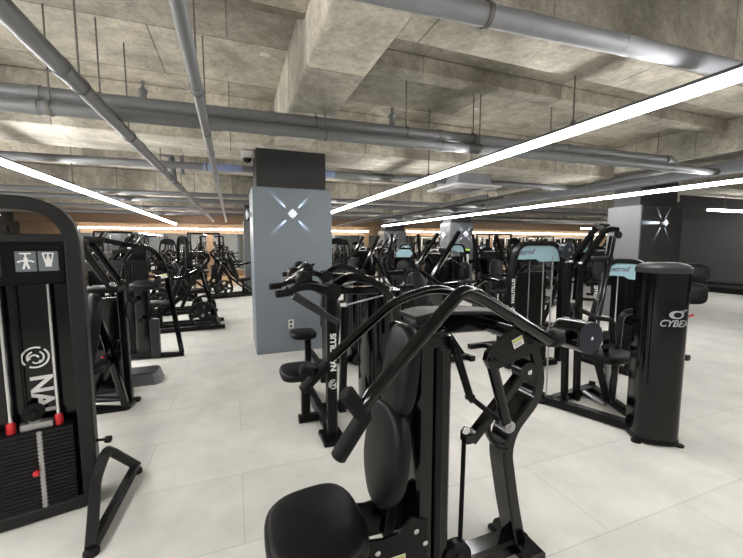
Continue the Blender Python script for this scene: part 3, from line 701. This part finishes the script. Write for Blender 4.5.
sticker(frame(at(164, 276, Yc - .2), (1, 0, .2), (-.2, 0, 1)), .07, .05, arm)
b = B(); b.rod(at(120, 261, Yc - .1), at(162, 262, Yc - .1), .014); b.build('cross_rod', 'satin', R)
for x, y in ((122, 290), (135, 300), (141, 320)):
    b = B(); b.disc(at(x, y, Yc - .12), (0, 1, 0), .03, .05, 14); b.build('guide_pulley', 'satin', R)
grip(at(112, 252, Yc - .1), at(128, 250, Yc - .1), .03, R)

# ---- grey aerobic step ---------------------------------------------------------------------
p = V((-1.02, 4.5, 0)); begin(p)
R = thing('aerobic_step', p, 'grey plastic step on the floor behind the second left machine', 'step')
def frus(z0, z1, k0, k1, w=.44, d=.32): return [[p + V((x * k, y * k, z)) for x, y in rsec(w, d, .04)] for k, z in ((k0, z0), (k1, z1))]
b = B(); b.loft(frus(0, .12, 1.0, .84)); b.build('body', 'step', R)
b = B(); b.loft(frus(.12, .13, .82, .80)); b.build('tread_mat', 'grey', R)

# ================================================================= repeating machine kinds
SET = 'gym machines in the middle and far rows'
def xat(px, y): return at(px, 250, y).x

# low press with a lettered post; the user faces -x
def make_post_machine(loc, label):
    begin((0, 0, 0)); R = thing('lever_machine', (0, 0, 0), label, 'exercise machine', 'lettered post machines by the big pillar')
    b = B(); b.bar((0, 0, .02), (0, 0, 1.13), .075, .085, (0, 1, 0)); po = b.build('post', 'satin', R)
    text('NAUTILUS', .062, frame((.008, -.0435, .70), (0, 0, 1), (-1, 0, 0)), 'white', po, bold=.002)
    swirl_logo(frame((.004, -.0435, .455), (0, 0, 1), (-1, 0, 0)), .034, 'white', po)
    b = B(); b.box((0, 0, .02), (.17, .22, .04), bev=.006); b.bar((0, .1, .05), (.0, .95, .05), .08, .07); b.bar((0, .45, .05), (.95, .45, .05), .08, .07); b.build('base_frame', 'satin', R)
    b = B(); b.disc((0, -.01, 1.16), (0, 1, 0), .062, .16); b.disc((0, -.01, 1.16), (0, 1, 0), .03, .19); b.build('pivot_hub', 'rubber', R)
    b = B(); b.tube([(.04, 0, 1.165), (.30, 0, 1.15), (.46, .0, 1.16)], rsec(.075, .06), .08); bm_ = b.build('top_beam', 'gloss', R)
    sticker(frame((.13, -.031, 1.163), (1, 0, 0), (0, 0, 1)), .075, .05, bm_)
    b = B(); b.tube([(.02, -.03, 1.20), (.12, -.04, 1.27), (.36, -.04, 1.22), (.52, 0, 1.05), (.55, 0, .7)], rsec(.05, .06), .12); b.build('curved_guard', 'gloss', R)
    b = B(); b.prism(Matrix.Translation((.56, .42, .03)), sell(.34, .44, 3.2), 1.08, .05); b.build('weight_shroud', 'gloss', R)
    for s, y in ((0, -.06), (1, .42)):
        b = B(); b.tube([(.0, y, 1.16), (-.18, y + .02, 1.215), (-.34, y + .06, 1.15)], rsec(.06, .05), .1, taper=(1.15, .7)); am = b.build('lever_arm', 'satin', R)
        b = B(); b.rod((-.34, y + .06, 1.15), (-.10, y + .16, 1.29), .014); b.build('arm_brace', 'chrome' if s else 'satin', am)
        b = B(); b.bar((-.28, y + .02, 1.14), (.05, y + .04, .92), .05, .05); b.build('arm_link', 'grey', am)
        grip((-.40, y + .04, 1.155), (-.30, y + .06, 1.16), .027, R)
        b = B(); b.lathe((-.16, y + .20, 1.24), (0, 1, 0), ((.04, 0), (.058, .01), (.058, .13), (.04, .14)), 16); b.build('roller_pad', 'vinyl', R)
    b = B(); b.rod((.0, -.06, 1.16), (0, .42, 1.16), .025); b.build('shaft', 'satin', R)
    b = B(); b.pad(frame((-.20, .30, .43), (1, 0, 0), (0, 1, 0)), sell(.30, .34), .07); b.build('seat', 'vinyl', R)
    b = B(); b.bar((-.14, .34, .03), (-.14, .34, .44), .07, .07, (1, 0, 0)); b.bar((-.2, .34, .04), (.1, .34, .04), .07, .06); b.build('seat_post', 'satin', R)
    b = B(); b.pad(frame((.12, .30, .78), (0, -1, 0), (.1, 0, 1)), sell(.28, .56, 2.8), .08); b.build('backrest', 'vinyl', R)
    b = B(); b.bar((.17, .30, .06), (.20, .30, .98), .05, .06, (1, 0, 0)); b.build('back_post', 'satin', R)
    b = B(); b.rod((.12, -.02, 1.05), (.46, .05, 1.10), .006, 6); b.build('cable', 'steel', R)
    R.location = loc; return R
pm = make_post_machine((.66, 2.60, 0), 'black lever machine whose white lettered post stands in front of the big pillar')
pm2 = dup(pm, (.92, 3.85, 0), 0, 'black lever machine right beside the big pillar, behind the one with the lettered post')
for ch in list(pm2.children):
    for g in list(ch.children):
        if g.name.split('.')[0] in ('lettering', 'round_logo'): bpy.data.objects.remove(g)

# selector machine with arched headboard; headboard faces -y
def make_headboard(label, board='blue', letters=False, lean=0., hh=1.52, script=True, sd=-1, w=.29):
    begin((0, 0, 0)); R = thing('selector_machine', (0, 0, 0), label, 'exercise machine', SET)
    b = B(); b.tube([(-w, 0 - lean, .03), (-w, 0, hh * .80), (-w + .09, 0, hh), (w - .09, 0, hh), (w, 0, hh * .80), (w, -lean, .03)], rsec(.085, .055, .01), .15, (1, 0, 0), n=7); fr = b.build('arch_frame', 'satin', R)
    o = [(-w + .045, -.19), (-.02, -.19), (.03, -.22), (w - .045, -.22), (w - .05, -.12), (w - .075, -.07), (w - .11, -.035), (w - .16, -.02), (-w + .16, -.02), (-w + .11, -.035), (-w + .075, -.07), (-w + .05, -.12)]
    b = B(); b.prism(frame((0, .012, hh), (1, 0, 0), (0, 0, 1)), o, .02); hb = b.build('headboard', board, R)
    if board == 'blue': hb['label'] = 'pale blue headboard'
    if script and board == 'blue':
        text('petrnd', .09, frame((-w + .2, -.0095, hh - .105), (1, 0, .06), (-.06, 0, 1)), 'ink', hb, shear=.35, bold=.0006)
        b = B(); b.tube([V((-w + .24, -.0095, hh - .125)), V((-w + .31, -.0095, hh - .118)), V((-w + .36, -.0095, hh - .06))], rsec(.005, .0015, .0003), .03, (0, -1, 0)); b.build('underline', 'pinkink', hb)
    if letters:
        L = V((0, -lean, .03)) - V((0, 0, hh * .80)); L.normalize(); nn = V((-w, -.0445, hh * .6)) + V((0, L.y, L.z)) * 0
        yy = -lean * .25 - .044
        text('NAUTILUS', .062, frame((-w + .005, yy, hh * .635), (0, 0, 1), (-1, 0, 0)), 'white', fr, bold=.0016)
        swirl_logo(frame((-w + .004, yy, hh * .49), (0, 0, 1), (-1, 0, 0)), .026, 'white', fr)
    for s in (-1, 1):
        b = B(); b.rod((s * .11, .02, .1), (s * .11, .02, hh * .86), .011, 8); b.build('guide_rod', 'chrome', R)
    b = B(); stack(b, (0, .02, .08), .30, .13, .42, 14); b.build('weight_stack', 'iron', R)
    b = B(); b.box((0, .085, .62), (.46, .02, 1.1), bev=.004); b.build('shroud', 'satin', R)
    b = B(); b.bar((-.33, -lean, .035), (.33, -lean, .035), .12, .07); b.bar((0, 0, .035), (0, sd * .95, .035), .09, .07); b.bar((-.28, sd * .92, .035), (.28, sd * .92, .035), .08, .07); b.build('base_frame', 'satin', R)
    b = B(); b.bar((0, sd * .62, .05), (0, sd * .62, .46), .07, .07, (1, 0, 0)); b.build('seat_post', 'satin', R)
    b = B(); b.pad(frame((0, sd * .62, .46), (1, 0, 0), (0, 1, 0)), sell(.40, .40), .07); b.build('seat', 'vinyl', R)
    b = B(); b.pad(frame((0, sd * .36, .78), (-sd, 0, 0), (0, -sd * .22, 1)), sell(.30, .52, 2.8), .08); b.build('backrest', 'vinyl', R)
    b = B(); b.bar((0, sd * .33, .05), (0, sd * .22, 1.0), .06, .06, (1, 0, 0)); b.build('back_post', 'satin', R)
    for s in (-1, 1):
        b = B(); b.tube([(s * .32, sd * .20, 1.02), (s * .40, sd * .42, 1.08), (s * .36, sd * .78, .90)], rsec(.055, .045), .1); b.build('lever_arm', 'gloss', R)
        grip((s * .36, sd * .76, .91), (s * .30, sd * .90, .86), .025, R)
        b = B(); b.disc((s * .34, sd * .19, 1.02), (1, 0, 0), .07, .05, 18); b.build('cam', 'satin', R)
    b = B(); b.rod((0, .02, .55), (0, .02, hh * .8), .005, 6); b.build('cable', 'rubber', R)
    return R

# long lever machine with a round topped tower; user faces -x
def make_long_lever(label, board=None):
    begin((0, 0, 0)); R = thing('long_lever_machine', (0, 0, 0), label, 'exercise machine', SET)
    b = B(); b.bar((-.75, 0, .035), (.65, 0, .035), .09, .07); b.bar((-.72, -.3, .035), (-.72, .3, .035), .08, .07); b.bar((.5, -.34, .035), (.5, .34, .035), .08, .07); b.build('base_frame', 'satin', R)
    tw = B(); tw.prism(frame((.42, -.26, 0), (0, 1, 0), (0, 0, 1)), [(.02, .04), (.50, .04), (.50, 1.22), (.47, 1.36), (.40, 1.43), (.26, 1.45), (.12, 1.43), (.05, 1.36), (.02, 1.22)], .22, .03); tw.build('weight_tower', 'gloss', R)
    if board:
        o = [(.07, 1.23), (.45, 1.23), (.44, 1.33), (.38, 1.40), (.14, 1.40), (.08, 1.33)]
        b = B(); b.prism(frame((.412, -.26, 0), (0, 1, 0), (0, 0, 1)), o, .01); b.build('headboard', board, R)
    b = B(); b.pad(frame((-.28, 0, .45), (1, 0, 0), (0, 1, 0)), sell(.42, .40), .08); b.build('seat', 'vinyl', R)
    b = B(); b.bar((-.25, 0, .05), (-.25, 0, .46), .07, .07, (1, 0, 0)); b.build('seat_post', 'satin', R)
    b = B(); b.pad(frame((.03, 0, .82), (0, -1, 0), (.22, 0, 1)), sell(.32, .70, 2.8), .09); b.build('backrest', 'vinyl', R)
    b = B(); b.bar((.12, 0, .05), (.24, 0, 1.18), .07, .06, (1, 0, 0)); b.build('back_post', 'satin', R)
    b = B(); b.rod((.05, -.36, .80), (.05, .36, .80), .035, 12); b.build('pivot_shaft', 'satin', R)
    for s in (-1, 1):
        b = B(); b.tube([(-.24, s * .34, .62), (.02, s * .34, .80), (.72, s * .30, 1.73)], rsec(.072, .058), .08); b.build('lever_arm', 'gloss', R)
        b = B(); b.rod((-.05, s * .34, .70), (.52, s * .32, 1.38), .016, 8); b.build('damper_rod', 'chrome', R)
        grip((.66, s * .22, 1.56), (.52, s * .20, 1.38), .026, R); b = B(); b.rod((.62, s * .31, 1.60), (.60, s * .20, 1.50), .016, 8); b.build('handle_neck', 'gloss', R)
        b = B(); b.disc((.05, s * .37, .80), (0, 1, 0), .08, .05, 18); b.build('cam', 'satin', R)
    return R

# plate loaded machine; user faces -x, plates hang on both sides
def make_plate_machine(label):
    begin((0, 0, 0)); R = thing('plate_loaded_machine', (0, 0, 0), label, 'exercise machine', SET)
    b = B()
    for s in (-1, 1): b.bar((-.7, s * .34, .035), (.75, s * .34, .035), .08, .07)
    b.bar((-.6, -.34, .05), (-.6, .34, .05), .07, .06); b.bar((.65, -.34, .05), (.65, .34, .05), .07, .06); b.build('base_frame', 'satin', R)
    for s in (-1, 1):
        b = B(); b.tube([(-.55, s * .30, .06), (.10, s * .28, .62), (.55, s * .26, 1.28), (.42, s * .24, 1.36)], rsec(.06, .06), .1); b.bar((.62, s * .33, .06), (.40, s * .28, 1.02), .06, .06); b.build('side_frame', 'gloss', R)
        b = B(); b.tube([(.42, s * .36, 1.10), (.05, s * .44, .92), (-.30, s * .46, .98)], rsec(.05, .05), .1); b.build('lever_arm', 'gloss', R)
        grip((-.28, s * .46, .98), (-.45, s * .42, 1.0), .024, R)
        b = B(); b.rod((.40, s * .30, .30), (.40, s * .60, .30), .024); b.build('plate_horn', 'steel', R)
        for k in range(2):
            b = B(); b.plate((.40, s * (.43 + .06 * k), .30), (0, 1, 0), .22, .045); b.build('weight_plate', 'iron', R)
    b = B(); b.pad(frame((-.30, 0, .42), (1, 0, -.12), (0, 1, 0)), sell(.44, .38), .08); b.build('seat', 'vinyl', R)
    b = B(); b.bar((-.3, 0, .05), (-.3, 0, .43), .07, .07, (1, 0, 0)); b.bar((-.6, 0, .05), (.65, 0, .05), .08, .06); b.build('seat_post', 'satin', R)
    b = B(); b.pad(frame((.04, 0, .78), (0, -1, 0), (.38, 0, 1)), sell(.32, .70, 2.8), .09); b.build('backrest', 'vinyl', R)
    b = B(); b.bar((.05, 0, .38), (.36, 0, 1.15), .06, .06, (1, 0, 0)); b.bar((.36, -.28, 1.1), (.36, .28, 1.1), .06, .06); b.build('back_frame', 'satin', R)
    return R

# tall cable frame
def make_rack(label, fm='satin'):
    begin((0, 0, 0)); R = thing('cable_station', (0, 0, 0), label, 'exercise machine', SET)
    for sx in (-1, 1):
        for sy in (-1, 1):
            b = B(); b.bar((sx * .55, sy * .4, .0), (sx * .55, sy * .4, 1.95), .06, .06, (1, 0, 0)); b.build('upright', fm, R)
    b = B()
    for sy in (-1, 1): b.bar((-.55, sy * .4, 1.95), (.55, sy * .4, 1.95), .06, .06)
    for sx in (-1, 1): b.bar((sx * .55, -.4, 1.95), (sx * .55, .4, 1.95), .06, .06); pass
    b.build('top_frame', fm, R)
    for sx in (-1, 1):
        b = B(); b.bar((sx * .55, -.4, .05), (sx * .55, .4, .05), .06, .06); b.build('base_rail', fm, R)
    b = B(); b.rod((-.85, -.44, 1.25), (.85, -.44, 1.25), .014); bar_ = b.build('barbell', 'chrome', R)
    for sx in (-1, 1):
        b = B(); b.plate((sx * .68, -.44, 1.25), (1, 0, 0), .22, .05); b.build('weight_plate', 'iron', bar_)
        for z in (.45, .95):
            b = B(); b.plate((sx * .60, .4, z), (1, 0, 0), .20, .05); b.build('stored_plate', 'iron', R)
    for sx in (-1, 1):
        b = B(); stack(b, (sx * .3, .38, .08), .26, .12, .6, 14); b.build('weight_stack', 'iron', R)
        b = B(); b.rod((sx * .3, .38, .1), (sx * .3, .38, 1.9), .012, 8); b.build('guide_rod', 'chrome', R)
    b = B(); b.pad(frame((0, -.2, .42), (1, 0, 0), (0, 1, 0)), sell(.30, 1.1, 4), .08); b.build('bench_pad', 'vinyl', R)
    b = B(); b.bar((0, -.6, .38), (0, .25, .38), .06, .06); b.bar((0, -.55, .0), (0, -.55, .38), .06, .06, (1, 0, 0)); b.bar((0, .2, 0), (0, .2, .38), .06, .06, (1, 0, 0)); b.build('bench_frame', 'satin', R)
    return R

# --- the middle rows, each where the photo shows it -----------------------------------
hI = make_headboard('black machine with scribbled pale blue arched headboard and a white lettered upright', 'blue', True, sd=1, w=.40)
hI.location = (3.42, 3.35, 0)
hN = make_headboard('leaning black machine with a pale blue headboard partly hidden behind the glossy weight tower', 'blue', True, lean=.34, hh=1.30, sd=1)
hN.location = (4.55, 3.05, 0); hN.rotation_euler.z = radians(-88)
hP = make_headboard('black machine with a plain pale blue headboard close to the distant middle pillar', 'blue', False, script=False)
hP.location = (xat(457, 8.9), 8.9, 0)
hD = make_headboard('black arched machine with a dark headboard standing before the narrow slim pillar on the left', 'satin', False, hh=1.72)
hD.location = (-1.3, 10.9, 0); hD.rotation_euler.z = radians(-60)

vB = make_long_lever('black long lever machine with a pale blue topped tower right of the big pillar', 'blue')
vB.location = (3.35, 6.9, 0); vB.rotation_euler.z = radians(62)
vA = make_long_lever('black machine with two steep lever arms nearest the right edge of the big pillar')
vA.location = (2.9, 9.1, 0); vA.rotation_euler.z = radians(25)
vC = dup(vA, (3.0, 5.72, 0), radians(5), 'black machine whose long steep arm pair rises before the distant middle pillar')
vD = dup(vA, (xat(497, 6.6), 6.6, 0), radians(75), 'black round topped tower machine left of the scripted pale blue headboard')
pA = make_plate_machine('black plate loaded machine showing a five spoke plate left of the big pillar')
pA.location = (-.97, 7.25, 0)
pA.rotation_euler.z = radians(3)
pB = dup(pA, (xat(232, 11.4), 11.4, 0), radians(200), 'black plate loaded machine standing in front of the slim grey pillar')
pC = dup(pA, (4.8, 4.75, 0), radians(20), 'low black plate loaded machine between the front press and the distant middle pillar')
pD = dup(pA, (2.38, 4.4, 0), radians(100), 'low black plate loaded machine just right of the big pillar foot')
rk = make_rack('black cable frame with a loaded barbell at the far left before the mirror')
rk.location = (-3.9, 15.3, 0)

rs = make_rack('pale framed cable station suggesting far mirror reflections, first from left beyond the distant pillar', 'whiteplastic')  # pale frames added to suggest bright reflections and clutter in the far mirrors
rs.location = (11.2, 17.3, 0)
for k, x in enumerate((13.3, 15.4, 17.5, 19.6, 21.7)):
    dup(rs, (x, 17.3, 0), 0, 'pale framed cable station suggesting far mirror reflections, %s from left beyond the distant pillar' % ('second', 'third', 'fourth', 'fifth', 'sixth')[k])
# white fronted dispenser with lime top
p = V((7.15, 10.1, 0)); begin(p)
R = thing('sanitiser_stand', p, 'slim white fronted stand with a lime green top before the distant middle pillar', 'stand')
b = B(); b.box(p + V((0, 0, .66)), (.30, .18, 1.28), bev=.02); b.build('column', 'satin', R)
b = B(); b.box(p + V((0, -.085, .70)), (.22, .012, 1.0), bev=.004); b.build('front_panel', 'whiteplastic', R)
b = B(); b.box(p + V((0, 0, 1.33)), (.30, .18, .07), bev=.02); b.build('top_cap', 'lime', R)
b = B(); b.box(p + V((0, 0, .012)), (.34, .30, .024), bev=.008); b.build('base_plate', 'satin', R)

# dumbbell rack with its dumbbells, far left
p = V((-4.6, 11.6, 0)); begin(p)
R = thing('dumbbell_rack', p, 'two tier black dumbbell rack at the far left', 'rack')
for s in (-1, 1):
    b = B(); b.tube([p + V((s * .95, -.3, .03)), p + V((s * .95, .28, .03)), p + V((s * .95, .22, 1.0))], rsec(.06, .06), .05, (1, 0, 0)); b.build('side_frame', 'satin', R)
for z, y in ((.52, -.05), (.92, .12)):
    b = B(); b.bar(p + V((-.95, y - .09, z - .04)), p + V((.95, y - .09, z - .04)), .04, .04); b.bar(p + V((-.95, y + .09, z + .0)), p + V((.95, y + .09, z + .0)), .04, .04); b.build('shelf_rail', 'satin', R)
begin((0, 0, 0)); dumb = None
for tier, (z, y) in enumerate(((.52, -.05), (.92, .12))):
    for k in range(8):
        lb = 'black dumbbell, %s from the left on the %s tier of the far left rack' % (('first', 'second', 'third', 'fourth', 'fifth', 'sixth', 'seventh', 'eighth')[k], ('lower', 'upper')[tier])
        l = (p.x - .84 + .24 * k, p.y + y, z + .075)
        if dumb is None:
            b = B(); b.rod((0, -.12, 0), (0, .12, 0), .016)
            for s in (-1, 1): b.lathe((0, s * .07, 0), (0, s, 0), ((.05, 0), (.065, .01), (.065, .075), (.05, .085)), 14)
            dumb = tag(b.build('dumbbell', 'iron'), lb, 'dumbbell', 'dumbbells on the far left rack'); dumb.location = l; dumb.rotation_euler.x = radians(12)
        else:
            o = dumb.copy(); C.objects.link(o); o.location = l; o['label'] = lb

# --- far rows: copies of the kinds above -------------------------------------------
kinds = {'h': (hP, 'black machine with pale blue headboard'), 'd': (hD, 'black arched machine with dark headboard'), 'v': (vA, 'black long lever machine'),
         'b': (vB, 'black lever machine with blue topped tower'), 'p': (pA, 'black plate loaded machine'), 'r': (rk, 'black cable frame with barbell')}
ORD = ('first', 'second', 'third', 'fourth', 'fifth', 'sixth', 'seventh', 'eighth', 'ninth')
rows = [('left row behind the hoop frame', 7.6, [('v', -2.85, 20), ('d', -4.4, -30), ('p', -6.1, 160)]),
        ('left row beyond the spoked plate', 9.0, [('p', -1.15, 190), ('v', -2.6, 30), ('h', -4.2, -10)]),
        ('left row level with the slim pillar', 12.7, [('p', -1.5, 170), ('d', -2.9, -50), ('v', -6.4, 10)]),
        ('final left row before the mirror', 15.9, [('r', -1.1, 0), ('d', -2.4, 0)]),
        ('row level with the distant pillar', 9.9, [('p', 4.4, 200), ('d', 9.0, 10), ('v', 10.6, 30), ('b', 12.6, 60)]),
        ('row just beyond the distant middle pillar', 12.4, [('d', 3.4, 0), ('v', 4.9, 10), ('h', 6.1, 0), ('d', 8.8, 20), ('r', 10.2, 0), ('v', 12.1, 20), ('p', 14.0, 10), ('v', 16.0, 15), ('d', 18.0, 0)]),
        ('final row before the right mirrors', 15.4, [('r', 3.0, 0), ('d', 4.5, 0), ('v', 5.8, 0), ('d', 8.9, 0), ('r', 10.4, 0), ('h', 12.0, 0), ('v', 13.8, 0), ('r', 15.8, 0), ('v', 20.0, 0)]),
        ('row behind the glossy weight tower', 7.2, [('v', 9.6, 30), ('p', 7.6, 30)])]
for nm, y, items in rows:
    items = sorted(items, key=lambda q: q[1])
    for i, (k, x, rz) in enumerate(items):
        src, what = kinds[k]
        dup(src, (x, y, 0), radians(rz), '%s, %s from left, %s' % (what, ORD[i], nm.replace('last ', 'final ')), SET)

# pale wall panel far right of centre
b = B(); b.box((24.0, Y1 - .012, 1.38), (1.1, .02, 1.35), bev=.004); struct(b.build('window_1', 'whiteplastic'))
b = B()
for x, z, w_, h_ in ((24.0, 2.08, 1.22, .06), (24.0, .68, 1.22, .06), (23.42, 1.38, .06, 1.4), (24.58, 1.38, .06, 1.4)): b.box((x, Y1 - .02, z), (w_, .04, h_), bev=.004)
struct(b.build('window_frame', 'satin'))
for q, lb in (((265, 55), 'small white tag on the ceiling left of the long beam'), ((513, 80), 'small white tag on the ceiling under the silver duct'), ((476, 109), 'small white tag on the ceiling above the right strip light')):
    p = atz(*q, ZC - .004); begin(p); b = B(); b.box(p, (.09, .06, .006), .3, .001); tag(lone(b.build('ceiling_tag', 'whiteplastic')), lb, 'tag')
# ================================================================= camera, world, view
cam = bpy.data.cameras.new('camera'); co = bpy.data.objects.new('camera', cam); C.objects.link(co)
cam.sensor_width = 36; cam.lens = FPX / 743 * 36; cam.clip_start = .02; cam.clip_end = 200
co.location = (0, 0, EYE); co.rotation_euler = (pi / 2 - PITCH, 0, -YAW)
sc = bpy.context.scene; sc.camera = co
w = bpy.data.worlds.new('world'); w.use_nodes = True; sc.world = w
w.node_tree.nodes['Background'].inputs[0].default_value = (.6, .62, .65, 1); w.node_tree.nodes['Background'].inputs[1].default_value = .3
vs = sc.view_settings; vs.view_transform = 'Standard'; vs.look = 'None'; vs.gamma = 1; vs.exposure = 0.33; vs.use_curve_mapping = False
sc.cycles.use_denoising = True; sc.cycles.max_bounces = 8; sc.cycles.diffuse_bounces = 4
sc.cycles.sample_clamp_indirect = 6
